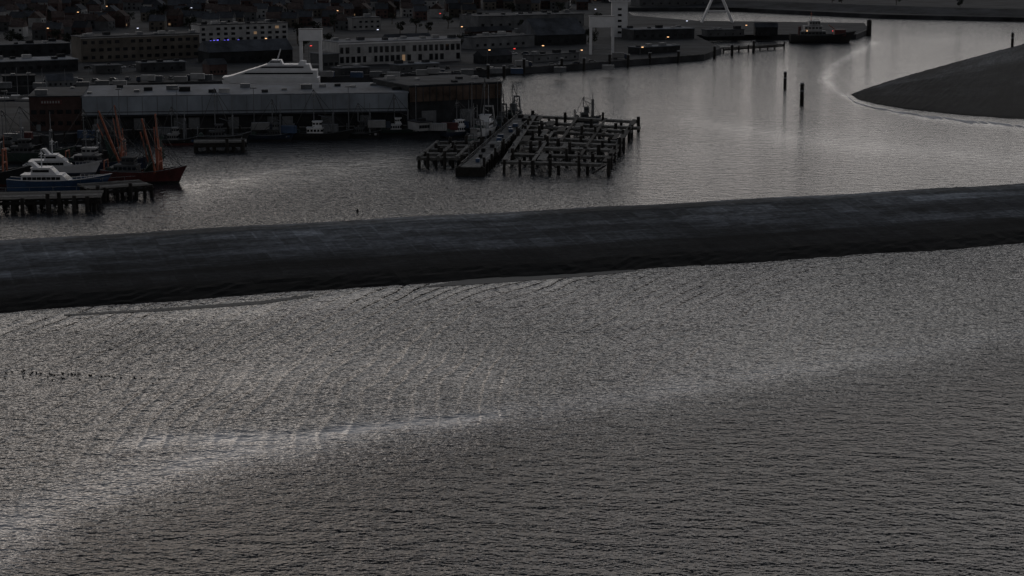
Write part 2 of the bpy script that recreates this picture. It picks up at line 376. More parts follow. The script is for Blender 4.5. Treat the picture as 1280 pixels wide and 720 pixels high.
MB().box((w*.42,-.2,10.6),(w*.42,.25,1.6)).build('sign', 'red', t)
for i in range(7): MB().box((w*.25+i*1.0,-.36,10.6),(.5,.06,.8)).build('sign_mark', 'offwhite', t)
t, w = building('cladded_shed', 'tall dark shed with rusty brown upper cladding at the pier end', 'shed', (512,156), (627,150), 14.5, 36, 'dark', 'roof', doors=[(8,6,5),(24,6,5)])
MB().box((w/2,-.2,11.3),(w,.4,5.4)).build('upper_cladding', 'rust', t)
for i in range(1,14): MB().box((w*i/14,-.45,11.3),(.3,.08,5.4)).build('cladding_rib', 'dark', t)
building('office_block', 'tan brick office block with three rows of dark windows', 'building', (102,78), (250,72), 13, 16, 'tan', 'roof', rows_=3, cols=15, ww=2.4, wh=1.7, z0=1.4, dz=4, lit=.02, trim=(12.6,.5,'offwhite'))
building('office_wing', 'low dark flat roofed wing left of the tan office block', 'building', (0,92), (98,88), 5.5, 22, 'dark', 'roofpale', rows_=1, cols=9)
building('storage_shed', 'low grey roofed storage shed on the far quay at far left', 'shed', (-40,72), (88,68), 6, 26, 'dark', 'roof', rows_=1, cols=8)
building('ferry_terminal', 'long pale terminal with glazed bays under a flat roof', 'terminal', (424,82), (576,76), 11.5, 22, 'offwhite', 'roofpale', rows_=2, cols=22, ww=2.1, wh=3.2, z0=1.2, dz=4.8, lit=.02, trim=(11.1,.7,'white'))
building('terminal_annex', 'low grey annex left of the glazed terminal', 'building', (404,86), (424,85), 7, 14, 'grey', 'roof', rows_=1, cols=3)
building('apartment_block', 'pale three storey apartment row behind the tan office', 'building', (250,54), (360,50), 10.5, 14, 'offwhite', 'roof', rows_=3, cols=12, ww=2.4, wh=1.6, z0=1.2, dz=3.1, lit=.03)
building('white_pavilion', 'small white flat roofed pavilion above the glazed terminal', 'building', (440,38), (476,37), 8, 12, 'offwhite', 'roof', rows_=2, cols=5, ww=1.8, wh=1.3, dz=3.3)
building('dark_shed', 'low dark shed right of the terminal beside the quay', 'shed', (592,62), (668,58), 6.5, 25, 'grey', 'roof', rows_=1, cols=8)
building('gabled_shed', 'second low shed further right with grey pitched roof', 'shed', (672,57), (733,55), 6, 30, 'dark', 'roof', roofkind='gable', rows_=1, cols=6)
building('harbour_hall', 'wide dark hall behind the low quay sheds', 'building', (598,36), (730,32), 8, 30, 'grey', 'roof', rows_=1, cols=12, lit=.05)
building('harbour_hall', 'dark hall right of the white control tower', 'building', (792,50), (868,48), 6, 18, 'dark', 'roofpale', rows_=1, cols=8)
building('long_depot', 'long low depot on the far shore right of centre', 'building', (800,8), (905,7), 7, 30, 'grey', 'roof', rows_=1, cols=10)
building('brick_hall', 'dim brick hall with gabled roof between office block and terminal', 'building', (262,80), (366,76), 6, 18, 'dark', 'roof', roofkind='gable', rows_=1, cols=9)
for (a_, c_, h_, wl, rf, gk, lb) in [
 ((120,92),(152,91),3.6,'grey','roof','flat','low grey hut on the far quay below the tan office'),
 ((176,90),(232,88),4.2,'dark','roofpale','flat','long dark hut on the far quay right of the grey hut'),
 ((262,94),(284,93),5,'brick','roof','gable','small gabled brick hut left of the ferry'),
 ((426,95),(462,93),3.4,'dark','roof','flat','low dark hut in front of the glazed terminal'),
 ((500,90),(548,87),3.2,'grey','roofpale','flat','pale roofed hut in front of the terminal right end'),
 ((604,80),(640,78),4,'dark','roof','gable','gabled dark hut beside the quay right of the terminal'),
 ((668,78),(724,74),3.4,'grey','roof','flat','low grey hut left of the right hand white portal'),
 ((798,68),(850,65),3.6,'dark','roofpale','flat','long low hut right of the control tower'),
 ((884,46),(930,45),4,'grey','roof','flat','low hut on the long pier left of the working vessel'),
 ((944,45),(972,45),5.5,'dark','roof','gable','gabled hut on the long pier beside the working vessel'),
 ((4,108),(44,107),4.4,'dark','roof','flat','dark hut at the left end of the far quay'),
 ((60,110),(92,109),3.2,'grey','roof','gable','gabled grey hut on the quay edge left of the brick office roof'),
 ((300,66),(352,64),4,'grey','roofpale','flat','grey flat hut between apartment row and dim brick hall'),
 ((590,50),(640,48),5,'brick','roof','gable','gabled brick shed above the low dark quay shed'),
 ((650,46),(690,45),4.5,'grey','roofpale','flat','pale flat hut between the harbour hall and gabled shed'),
 ((486,60),(540,58),5,'grey','roof','gable','grey gabled shed behind the glazed terminal'),
 ((130,172),(152,171),3.2,'grey','roof','gable','small gabled hut on the warehouse quay near the brick office'),
 ((524,164),(540,163),3.0,'offwhite','roof','flat','small pale cabin on the quay before the rusty shed')]:
    building('quay_hut', lb, 'hut', a_, c_, h_, 9, wl, rf, roofkind=gk, rows_=1, cols=5, ww=1.0, wh=1.1, z0=1.0)

def house(wall, roof, w, h, lit):
    t = thing('house', 'x x x x', 'house')
    d = 9.5; MB().box((0,d/2,h/2),(w,d,h)).build('wall', wall, t)
    r = MB(); hr = 4
    r.v = [(-w/2-.3,-.4,h-.1),(w/2+.3,-.4,h-.1),(w/2+.3,d+.4,h-.1),(-w/2-.3,d+.4,h-.1),(-w/2-.3,d/2,h+hr),(w/2+.3,d/2,h+hr)]
    r.f = [(0,1,5,4),(2,3,4,5),(0,4,3),(1,2,5),(0,3,2,1)]
    ro = r.build('roof', roof, t); MB().box((w*.3,d/2,h+hr),(.9,.9,1.8)).build('chimney', 'brick', ro)
    for x in (-w*.28, w*.28):
        for z in (1.6, 4.4): window(t, x, z, 1.5, 1.4, 'lit' if (lit and z < 2 and x < 0) else 'glass')
    MB().box((0,-.05,1.1),(1.1,.12,2.2)).build('door', 'dark', t); t['group'] = 'houses of the town behind the harbour'
    return t
kinds = [('brown brick','grey','tan','roof',10,6.2,0),('dark brick','dark','brick','roof',9,6.5,0),('pale','dark','offwhite','roof',11,6.5,0),('grey','dark tiled','grey','tile',12,6,0),('dark brick','dark tiled','brick','tile',8,7.5,1),('pale narrow','dark tiled','offwhite','tile',8,6.4,0)]
protos = [None]*len(kinds)
for rname, y0, x0, x1, step in (('front',48,-10,100,15),('second',36,0,430,16),('third',25,-8,590,15),('fourth',15,-4,735,14),('rear',7,0,765,13)):
    x = x0; k = 0
    while x < x1:
        i = random.choice([0,0,1,1,1,2,3,3,4,5]) if random.random() > .1 else -1
        px = x+random.uniform(-2,2)
        if i >= 0 and not (rname == 'second' and 430 < px < 485) and k < 60:
            kd = kinds[i]
            lab = f'{kd[0]} house with {kd[1]} roof, {ORD[k]} from left in the {rname} row of houses'
            loc = G(px, y0+random.uniform(-3,3)-.004*px, 3); rz = random.choice([0,.08,-.1,.2,-.25,1.4])
            if protos[i] is None:
                protos[i] = house(*kd[2:]); protos[i].location = loc; protos[i].rotation_euler.z = rz; protos[i]['label'] = lab
            else: copy_tree(protos[i], loc, rz, lab)
            k += 1
        x += step*random.uniform(.85,1.25)

def tree(seed):
    rnd = random.Random(seed); t = thing('tree', 'x x x x', 'tree', group='trees of the town behind the harbour')
    tr = MB().tube((0,0,0),(0.2,0,4),.35,.22,7)
    cl = []
    for k in range(9):
        a = rnd.uniform(0,6.28); r = rnd.uniform(.8,3); z = rnd.uniform(4.5,9.5); c = (r*math.cos(a), r*math.sin(a), z); cl.append((c, rnd.uniform(1,1.9)))
        tr.tube((.2,0,3.2+.2*k), c, .12,.04,4)
    tr.build('trunk', 'bark', t); mb = MB()
    for c, R in cl:
        for j in range(70):
            d = Vector((rnd.gauss(0,1),rnd.gauss(0,1),rnd.gauss(0,.8))); d = d.normalized()*R*rnd.uniform(.5,1.1); p = Vector(c)+d
            a = Vector((rnd.gauss(0,1),rnd.gauss(0,1),rnd.gauss(0,1))).normalized()*rnd.uniform(.2,.38); b2 = a.orthogonal().normalized()*a.length
            i = len(mb.v); mb.v += [tuple(p+a),tuple(p+b2),tuple(p-a),tuple(p-b2)]; mb.f.append((i,i+1,i+2,i+3))
    mb.build('crown', 'leaf', t); return t
tp = [tree(1), tree(2)]; used = [0,0]
tl = [(12,60),(24,62),(40,30),(70,58),(84,62),(92,62),(150,34),(162,32),(190,36),(204,24),(230,30),(238,42),(372,55),(380,66),(395,48),(410,60),(418,40),(490,30),(500,44),(520,42),(535,44),(560,36),(575,62),(584,60),(590,20),(640,22),(655,44),(700,20),(740,64),(745,40),(945,4),(1040,6),(1052,7),(1120,8),(1200,12)]
for k, (px, py) in enumerate(sorted(tl)):
    i = k % 2; lab = f'dark tree among the town buildings, {ORD[k]} tree counting from the left'
    s_ = random.uniform(.8,1.25)
    if not used[i]: used[i] = 1; o = tp[i]; o.location = G(px,py,3); o['label'] = lab
    else: copy_tree(tp[i], G(px,py,3), random.uniform(0,6), lab, (s_,s_,s_*random.uniform(.9,1.15)))

# ------------------------------------------------------------ ferry berth portals
def portal(px, py, w, h, bh, label, z=3.0):
    t = thing('lifting_portal', label, 'portal', G(px,py,z))
    for x in (-w/2+.9, w/2-.9): MB().box((x,0,(h-bh)/2),(1.5,2.2,h-bh)).build('leg', 'white', t)
    b_ = MB().box((0,0,h-bh/2),(w,3.4,bh)).build('head_box', 'white', t)
    MB().box((0,0,h+.15),(w+.5,4,.3)).build('roof', 'offwhite', b_)
    MB().box((0,0,3),(w-3,.6,.8)).build('cross_beam', 'offwhite', t); return t
portal(389,88,11.5,20.5,5.6,'white lifting portal on two legs left of the glazed terminal')
portal(752,68,14,21,6,'white lifting portal beside the white control tower')
t = thing('control_tower', 'tall white control tower behind the right hand portal', 'tower', G(774,46,3))
MB().box((0,0,11),(10,8,22)).build('wall', 'white', t); MB().box((0,0,24),(13,10,4)).build('cabin', 'white', t)
for i in range(5): window(t, -5+i*2.5, 24, 1.9, 1.8, 'glass', -5.06)
for i in range(5): window(t, 0, 3+i*3.6, 2.4, 1.4, 'glass', -4.06)
MB().box((0,0,26.2),(14,11,.4)).build('roof', 'offwhite', t)
t = thing('lifting_gantry', 'white leaning A shaped gantry on the pier left of the working vessel', 'gantry', G(896,28,3))
for sx in (-1,1):
    for sy in (-1,1): MB().bar((sx*11,sy*3,0),(sx*2.6,sy*1.2,19),1.4,1.4).build('leg', 'white', t)
MB().box((0,0,19.5),(8,4,2.6)).build('head_box', 'white', t); MB().bar((-7,0,8),(7,0,8),1,1).build('cross_beam', 'white', t)

# ------------------------------------------------------------ timber jetties
def pile(mb, x, y, z0, z1, r): mb.tube((x,y,z0),(x+random.uniform(-.25,.25),y+random.uniform(-.2,.2),z1), r, r*.95, 8)
def one(parent, name, m, fn):
    mb = MB(); fn(mb); return mb.build(name, m, parent)
o0 = G(622,217); t = thing('timber_jetty', 'large open jetty of dark timber piles and cross beams right of the concrete walkway', 'jetty', (o0.x,o0.y,0))
FL, FR, BL, BR = G(632,214), G(757,217), G(668,157), G(793,164)
nr, nc = 9, 8
def bil(u, v): a = FL+(FR-FL)*u; c = BL+(BR-BL)*u; return a+(c-a)*v-o0
for j in range(nr):
    v = j/(nr-1)+random.uniform(-.025,.025)
    u0, u1 = {2:(.1,1.03),5:(-.03,.92),7:(-.06,1.08),0:(-.03,.97)}.get(j, (-.03,1.03))
    a, c = bil(u0, v), bil(u1, v)
    MB().bar((a.x,a.y,3.3),(c.x,c.y,3.3+random.uniform(-.2,.2)),random.uniform(2.2,4.6),.9).build('cross_beam', 'timbertop', t)
    for i in range(nc):
        p = bil(i/(nc-1)+random.uniform(-.035,.035), v); top = 2.9 if (random.random() < .45 and i not in (0,nc-1)) else random.uniform(4.2,6.6)
        if top > 3: p = p+Vector((0,-2.2,0))
        one(t, 'pile', 'timber', lambda mb: pile(mb, p.x, p.y, -3, top, random.uniform(.5,.72)))
for i in range(nc):
    if i in (0,2,3,5,7):
        a, c = bil(i/(nc-1), -.02 if i != 3 else .4), bil(i/(nc-1), 1.02 if i != 2 else .6)
        MB().bar((a.x,a.y,4.02),(c.x,c.y,4.02),1.7 if i in (0,7) else .9,.45).build('walkway_beam', 'timbertop' if i % 2 == 0 else 'timber', t)
for i in (1,3,6):
    for j in range(nr-1):
        if (i+j) % 2 == 0:
            a, c = bil(i/(nc-1), j/(nr-1)), bil((i+1)/(nc-1), j/(nr-1))
            MB().bar((a.x,a.y-.9,-.2),(c.x,c.y-.9,2.8),.4,.4).build('brace', 'timber', t)
for k in range(10):
    u, v = random.randrange(nc-1), random.randrange(nr-1)
    a, c = bil((u+.5)/(nc-1), v/(nr-1)), bil((u+.5)/(nc-1), (v+1)/(nr-1))
    MB().bar((a.x,a.y,3.87+.02*k),(c.x,c.y,3.87+.02*k),random.uniform(1.2,3.4),.16).build('decking', random.choice(['timbertop','timber']), t)
for k in range(6):
    p = bil(random.choice([0,1]), (k+.7)/7); MB().tube((p.x,p.y,4.2),(p.x,p.y,5.6),.3,.28,8).build('mooring_post', 'steel', t)
a, c = G(588,220), G(660,152)
d = (c-a); rz = math.atan2(d.y,d.x)-math.pi/2; ln = d.length
t = thing('concrete_walkway', 'pale concrete walkway jetty running away between the two timber frames', 'jetty', (a.x,a.y,0), rz)
for k in range(18): MB().box((random.uniform(-.2,.2),ln*(k+.5)/18,2.6+random.uniform(-.05,.05)),(6.4,ln/18-.3,.6)).build('deck_slab', random.choice(['concrete','concrete','timbertop']), t)
MB().box((0,.1,1.2),(9.5,1.2,3.0)).build('end_wall', 'timber', t)
for s_ in (-1,1): MB().box((s_*3.7,ln/2,2.5),(.7,ln,1.1)).build('fender_beam', 'timber', t)
for k in range(26):
    for x in (-4.2,4.2): one(t, 'pile', 'timber', lambda mb: pile(mb, x, 2+k*(ln-4)/25, -3, random.choice([2.2,3.6,4.6,5.8]), .46))
for x in (-3.2,3.2):
    for k in range(16): MB().tube((x,2+k*(ln-4)/15,2.9),(x,2+k*(ln-4)/15,4.1),.08,.08,5).build('rail_post', 'steel', t)
    MB().bar((x,2,4.1),(x,ln-2,4.1),.1,.1).build('rail', 'steel', t)
for k in range(4): MB().tube((-2.6,15+k*42,2.9),(-2.6,15+k*42,11),.14,.08,6).build('lamp_post', 'steel', t)
for k in range(12): MB().box((random.uniform(-1.7,1.7),14+k*12+random.uniform(-5,5),3.5),(random.uniform(1,2.2),2.4,1.2)).build('storage_box', random.choice(['dark','offwhite','blue','dark']), t)
a = G(524,209); t = thing('timber_stage', 'small dark timber stage on piles left of the concrete walkway', 'jetty', (a.x,a.y,0))
for j in range(5):
    MB().bar((-.8+j*1.5,j*11,2.9),(14.5+j*1.3,j*11,2.9),random.uniform(1.8,3.4),.9).build('cross_beam', 'timbertop', t)
    for i in range(6): one(t, 'pile', 'timber', lambda mb: pile(mb, i*2.8+j*1.5, j*11-(1.8 if (i+j)%2 else 0), -3, random.uniform(3.8,5.8) if (i+j)%2 else 2.5, .58))
for i in (0,2,4): MB().bar((i*3.1,-1,3.6),(i*3.1+4.5,43,3.6),1.0,.4).build('walkway_beam', 'timbertop', t)
def trestle(label, pL, pR, depth, n, rows_, zt=3.6, r=.5):
    a, rz, w = frame_of(pL, pR, 0); t = thing('trestle_pier', label, 'pier', a, rz)
    for k in range(rows_+1):
        MB().box((w/2,(k+.5)*depth/(rows_+1),zt+random.uniform(-.1,.1)),(w+2,depth/(rows_+1)-.5*(k%2),.5)).build('deck_plank', 'timbertop' if k % 2 else 'timber', t)
    MB().box((w/2,-.1,zt-.9),(w+2,.6,.9)).build('edge_beam', 'timber', t)
    for j in range(rows_):
        for i in range(n):
            x = w*(i+random.uniform(-.25,.25))/(n-1); tall = j == 0 and random.random() < .45
            one(t, 'pile', 'timber', lambda mb: pile(mb, x, (-.95 if tall else .8)+j*(depth-1.6)/max(1,rows_-1), -3, zt+random.uniform(.6,2.4) if tall else zt-.3, r))
    for i in range(0,n,2): MB().tube((w*i/(n-1),depth-.5,zt+.3),(w*i/(n-1),depth-.5,zt+1.4),.07,.07,5).build('rail_post', 'steel', t)
    MB().bar((0,depth-.5,zt+1.4),(w,depth-.5,zt+1.4),.1,.1).build('rail', 'steel', t)
    return t
trestle('dark timber trestle pier on piles at the left edge in front of the boats', (-60,268), (122,264), 16, 13, 3, 3.6, .62)
trestle('shorter trestle pier on piles under the bow of the red trawler', (118,252), (188,247), 14, 6, 3, 3.4, .6)
trestle('dark landing stage on piles by the quay left of centre', (246,191), (305,190), 12, 6, 2, 3.2, .6)
trestle('thin low jetty reaching into the channel below the tug pier', (905,66), (978,61), 5, 9, 1, 2.6)

def marker(px, py, h, r, label, z=0):
    t = thing('channel_post', label, 'marker post', G(px,py,z))
    MB().tube((0,0,-3 if z == 0 else -.5),(0,0,h),r,r*.92,12).build('pile', 'timber', t); MB().tube((0,0,h),(0,0,h+.5),r*1.15,r*.9,12).build('cap', 'offwhite', t)
    MB().tube((0,0,h*.62),(0,0,h*.72),r*1.06,r*1.06,12).build('band', 'steel', t)
    MB().bar((r+.1,0,0),(r+.1,0,h),.12,.3).build('ladder', 'steel', t)
marker(981,111,7.6,.7,'shorter dark mooring post in the channel, further from the camera')
marker(1002,131,9,.85,'taller dark mooring post in the channel, nearer the headland tip')
marker(1265,59,8,.75,'dark beacon post standing on the headland crest',4.1)
dl = [(655,93),(702,89),(762,84),(812,80),(848,78),(893,73),(915,70),(1086,44),(942,66),(610,99),(630,97),(730,88),(785,84)]
for k, (px, py) in enumerate(sorted(dl)):
    t = thing('mooring_dolphin', f'dark timber mooring pile off the far quay, {ORD[k]} from the left', 'mooring pile', G(px,py), 0, 'mooring piles off the far quay')
    hgt = 10 if px > 1000 else random.uniform(5.5,8); MB().tube((0,0,-3),(0,0,hgt),.8 if px < 1000 else 1.7,.75 if px < 1000 else 1.6,9).build('pile', 'timber', t); MB().tube((0,0,hgt),(0,0,hgt+.4),.95,.8,9).build('cap', 'steel', t)

# ------------------------------------------------------------ boats
def hull_st(Ln, B, D, sheer, n=12, sternw=.8):
    out = []
    for k in range(n+1):
        t = k/n; hb = max(.05, B/2*(sternw+(1-sternw)*min(1, t/.3))*(1-max(0,(t-.52)/.48)**2.3)); zd = D+sheer*(max(0,(t-.45)/.55)**2)+sheer*.25*(max(0,(.3-t)/.3)**2)
        out.append((t, hb, zd))
    return out
def make_hull(t, Ln, B, D, sheer, hullm, bottomm, deckm='deck', stripe=None):
    st = hull_st(Ln,B,D,sheer); top, bot, dk = [], [], []
    for (u, hb, zd) in st:
        xr = lambda z: -Ln/2+Ln*u*(.93+.07*z/D)
        zc = .7
        top.append([(xr(zd),hb,zd),(xr(zd*.5),hb*.96*(1-.15*u),zd*.55),(xr(zc),hb*.9*(1-.3*u),zc),(xr(zc),-hb*.9*(1-.3*u),zc),(xr(zd*.5),-hb*.96*(1-.15*u),zd*.55),(xr(zd),-hb,zd)])
        bot.append([(xr(zc),hb*.9*(1-.3*u),zc),(xr(0),hb*.8*(1-.35*u),-.2),(xr(0),0,-1.2),(xr(0),-hb*.8*(1-.35*u),-.2),(xr(zc),-hb*.9*(1-.3*u),zc)])
        dk.append([(xr(zd)-.1,hb*.96,zd-.75),(xr(zd)-.1,-hb*.96,zd-.75)])
    def half(idx): return [[r[i] for i in idx] for r in top]
    mb = MB().loft(half((0,1,2))); mb.loft(half((3,4,5)))
    i = len(mb.v); mb.v += top[0]; mb.f.append((i,i+1,i+2,i+3,i+4,i+5))
    h = mb.build('hull', hullm, t); MB().loft(bot).build('hull_bottom', bottomm, h)
    MB().loft(dk).build('deck', deckm, t)
    rail = MB()
    for s_ in (0,5):
        for a, c in zip(top[:-1], top[1:]): rail.bar((a[s_][0],a[s_][1],a[s_][2]+.05),(c[s_][0],c[s_][1],c[s_][2]+.05),.25,.14)
    rail.build('gunwale', stripe or 'offwhite', h)
    return h
def wheelhouse(t, x, y0, z, lx, ly, h, m='white', nwin=4, roofm='white'):
    w = MB().side([(x-lx/2,z),(x+lx/2,z),(x+lx/2-.35,z+h),(x-lx/2+.1,z+h)], -ly/2, ly/2).build('wheelhouse', m, t)
    MB().box((x,0,z+h+.1),(lx+.3,ly+.4,.2)).build('roof', roofm, w)
    for i in range(nwin):
        xx = x-lx/2+lx*(i+.5)/nwin
        for s_ in (-1,1): MB().box((xx,s_*(ly/2+.03),z+h*.66),(lx/nwin*.7,.08,h*.34)).build('window', 'glass', w)
    for i in range(3): MB().box((x+lx/2-.2,-ly/2+ly*(i+.5)/3,z+h*.66),(.12,ly/3*.75,h*.34)).build('window', 'glass', w)
    return w
def mast(t, x, z, h, m='steel', yards=1, r=.2):
    o = MB().tube((x,0,z),(x,0,z+h),r,r*.5,6)
    for k in range(yards): o.bar((x,-1.2,z+h*(.7+.15*k)),(x,1.2,z+h*(.7+.15*k)),.12,.12).bar((x-.8,0,z+h*(.62+.15*k)),(x+.8,0,z+h*(.62+.15*k)),.12,.12)
    o.box((x,0,z+h*.8),(.9,.5,.35)); o.build('mast', m, t)
def stays(t, pts):
    o = MB()
    for a, c in pts: o.tube(a,c,.075,.075,4)
    o.build('rigging', 'black', t)
def trawler(label, px, py, rz, Ln, B, D, hullm, bottomm, der='orange', derrick=True, wx=-.18, name='fishing_trawler', mh=9, spread=.26, lean=0, cab='white'):
    t = thing(name, label, 'fishing boat', G(px,py), rz)
    make_hull(t, Ln, B, D, D*.55, hullm, bottomm, 'deck', 'steel')
    wheelhouse(t, Ln*wx, 0, D-.75, Ln*.28, B*.66, 2.6, 'grey' if derrick else cab, 5, cab); wheelhouse(t, Ln*wx+.8, 0, D+2.05, Ln*.16, B*.5, 2.1, cab, 3, cab)
    mast(t, Ln*wx-.5, D+4.2, mh*.7, 'steel', 2)
    fx = Ln*.20; g = MB()
    g.bar((fx,-B*.34,D-.7),(fx,-B*.22,D+7),.5,.5); g.bar((fx,B*.34,D-.7),(fx,B*.22,D+7),.5,.5); g.bar((fx,-B*.25,D+7),(fx,B*.25,D+7),.6,.6); g.bar((fx,-B*.3,D+3),(fx,B*.3,D+3),.4,.4)
    g.tube((fx,0,D+7),(fx,0,D+7+mh*.4),.18,.1,6)
    g.build('gantry', der, t)
    if derrick:
        for s_ in (-1,1):
            e = (fx-3+lean, s_*(B*.4+mh*1.7*spread), D+mh*1.9)
            MB().tube((fx-.6,s_*B*.4,D),e,.5,.28,6).build('derrick', der, t)
            MB().bar((fx-1.8,s_*B*.4,D),(e[0]-.6,e[1],e[2]*.8),.3,.3).build('derrick_brace', der, t)
            stays(t, [(e,(fx,s_*B*.2,D+6.5)),(e,(Ln*wx,0,D+6)),((e[0],e[1],e[2]),(e[0]+1,e[1],D+3)),(e,(fx+4,s_*B*.3,D)),(e,(Ln*.46,0,D*1.5)),((e[0],e[1],e[2]*.7),(fx-4,s_*B*.4,D)),(e,(fx-6,s_*B*.3,D))])
            nt = MB()
            for q in range(7): nt.tube((e[0]+1.4+.2*q,e[1]+.1*q,D+9-.9*q),(fx-1-q*.5,s_*B*.42,D+.3),.34,.24,5)
            nt.build('net', 'green', t)
    else: MB().tube((fx,0,D+5),(fx-Ln*.25,0,D+6.5),.18,.12,6).build('boom', der, t)
    mt = (Ln*wx-.5,0,D+mh*.7+4)
    stays(t, [((fx,0,D+6.5),(Ln*.47,0,D*1.5)),(mt,(fx,0,D+7)),(mt,(-Ln*.48,0,D)),(mt,(Ln*.2,B*.4,D)),(mt,(Ln*.2,-B*.4,D)),((fx,0,D+6.8),(-Ln*.3,-B*.4,D))])
    MB().tube((fx-3,-1.3,D),(fx-3,1.3,D),.8,.8,10).build('winch', 'steel', t)
    MB().tube((-Ln*.4,-B*.28,D+.4),(-Ln*.4,B*.28,D+.4),.9,.9,10).build('net_drum', 'green', t)
    a = MB(); a.bar((-Ln*.46,-B*.3,D-.6),(-Ln*.46,-B*.22,D+3.2),.28,.28); a.bar((-Ln*.46,B*.3,D-.6),(-Ln*.46,B*.22,D+3.2),.28,.28); a.bar((-Ln*.46,B*.26,D+3.2),(-Ln*.46,-B*.26,D+3.2),.3,.3); a.build('stern_gallows', der, t)
    for q in range(4): MB().box((fx+2+.9*(q%2),-.8+1.1*(q//2),D-.4),(.8,.9,.8)).build('fish_crate', random.choice(['blue','offwhite','black']), t)
    return t
trawler('red hulled trawler with raised orange derricks, bow pointing right past the trestle', 180, 228, -.12, 26, 7.6, 3.6, 'red', 'black', 'orange', True, -.2, cab='grey')
trawler('dark hulled trawler with orange derricks moored behind the red trawler', 134, 216, -.1, 28, 7.6, 3.8, 'navy', 'black', 'orange', True, -.22, spread=.36, lean=-2, cab='offwhite')
trawler('black hulled trawler at the far left edge with orange gantry', -14, 232, 0, 26, 7.4, 4.2, 'black', 'red', 'orange', False, mh=11, cab='grey')
trawler('dark green trawler behind the white yacht with tall grey mast', 46, 203, .05, 25, 7, 3.6, 'green', 'black', 'steel', False, -.18, mh=16, cab='grey')
trawler('black cutter behind the orange derricks with two grey masts', 108, 201, -.05, 22, 6.4, 3.0, 'black', 'red', 'steel', False, .0, mh=15, cab='grey')
trawler('dark cutter lying deepest in the left harbour corner before the brick office', 14, 197, .0, 20, 6, 3.0, 'black', 'black', 'steel', False, -.1, mh=13, cab='grey')
trawler('dark cutter with white wheelhouse alongside the warehouse quay', 402, 174, .0, 22, 6, 2.4, 'black', 'black', 'steel', False, -.1, mh=17)
trawler('small cutter moored near the right end of the warehouse quay', 500, 168, .1, 15, 4.8, 2.0, 'green', 'black', 'steel', False, -.1, mh=13)
trawler('low black cutter moored between the white wheelhouse cutter and the quay end', 454, 172, .02, 13, 4.2, 1.8, 'black', 'black', 'steel', False, -.1, mh=10, cab='grey')
trawler('grey cutter with thin boom moored left of the white wheelhouse cutter', 340, 176, .04, 16, 5, 2.2, 'navy', 'black', 'steel', False, .05, mh=13, cab='grey')
trawler('black stubby cutter moored by the quay left of the landing stage', 222, 181, -.05, 14, 4.8, 2.0, 'black', 'red', 'steel', False, -.1, mh=11, cab='offwhite')
trawler('dark fishing boat with two masts lying behind the landing stage', 278, 179, .15, 19, 5.8, 2.6, 'black', 'black', 'steel', False, -.1, mh=19, cab='grey')
trawler('small dark boat moored against the far end of the timber jetty', 734, 152, .2, 11, 4, 1.6, 'black', 'black', 'steel', False, -.1, mh=6, cab='grey')
trawler('small boat with grey boom left of the end on white vessel', 577, 171, .6, 16, 5, 2.2, 'navy', 'black', 'steel', False, -.1, mh=11)
trawler('white and grey vessel with tall mast moored end on at the pier end', 607, 168, 1.35, 24, 7.5, 3.2, 'white', 'navy', 'offwhite', False, -.05, mh=20)
trawler('small cutter moored beside the far end of the concrete walkway', 643, 149, 1.2, 14, 4.8, 2, 'black', 'black', 'steel', False, -.1, mh=12, cab='grey')
trawler('dark workboat tucked beside the concrete walkway behind the timber stage', 594, 183, 1.35, 16, 5, 2.2, 'black', 'black', 'steel', False, -.1, mh=13, cab='offwhite')
trawler('narrow dark cutter with raised boom nearest the pier corner', 628, 160, 1.4, 15, 4.6, 2, 'navy', 'black', 'steel', False, -.1, mh=14, cab='grey')

def white_vessel(label, px, py, rz, Ln, B, D, hullm, tiers):
    t = thing('passenger_boat', label, 'boat', G(px,py), rz); make_hull(t, Ln, B, D, D*.45, hullm, 'navy', 'deck', 'white')
    z = D-.6
    for k, (x0, x1, h, rk) in enumerate(tiers):
        wy = B*(.82-.14*k)/2; w = MB().side([(x0*Ln,z),(x1*Ln,z),(x1*Ln-h*rk,z+h),(x0*Ln+.3,z+h)], -wy, wy).build('cabin', 'white', t)
        n = max(3, int((x1-x0)*Ln/1.8)); span = (x1-x0)*Ln-h*rk
        for i in range(n):
            xx = x0*Ln+.6+(span-1)*(i+.5)/n
            for s_ in (-1,1): MB().box((xx,s_*(wy+.03),z+h*.58),(1.25,.08,h*.4)).build('window', 'glass', w)
        MB().side([(x1*Ln-h*rk*.35,z+h*.35),(x1*Ln-h*rk*.35+.06,z+h*.35),(x1*Ln-h*rk*.9+.06,z+h*.9),(x1*Ln-h*rk*.9,z+h*.9)],-wy*.85,wy*.85).build('windscreen', 'glass', w)
        MB().box((x0*Ln+span/2,0,z+h+.08),(span,wy*2+.3,.16)).build('roof', 'white', w)
        z += h+.16
    mast(t, (tiers[-1][0]+tiers[-1][1])/2*Ln-1, z, 5, 'white', 2)
    MB().side([((tiers[-1][0]+.02)*Ln,z),((tiers[-1][0]+.07)*Ln,z),((tiers[-1][0]+.01)*Ln,z+1.7),((tiers[-1][0]-.03)*Ln,z+1.7)],-B*.22,B*.22).build('radar_arch', 'white', t)
    r = MB()
    for s_ in (-1,1):
        for k in range(6): r.tube((Ln*(.2+.045*k),s_*B*(.40-.05*k),D*1.0),(Ln*(.2+.045*k),s_*B*(.40-.05*k),D*1.0+1.3),.05,.05,4)
        r.bar((Ln*.2,s_*B*.4,D+1.3),(Ln*.425,s_*B*.15,D+1.3),.07,.07)
    r.build('railing', 'white', t)
    return t
white_vessel('blue hulled boat with white two tier cabin moored at the trestle pier', 74, 240, .02, 30, 7.2, 3.8, 'blue', [(-.36,.14,2.2,1.2),(-.26,-.0,1.9,1.0)])
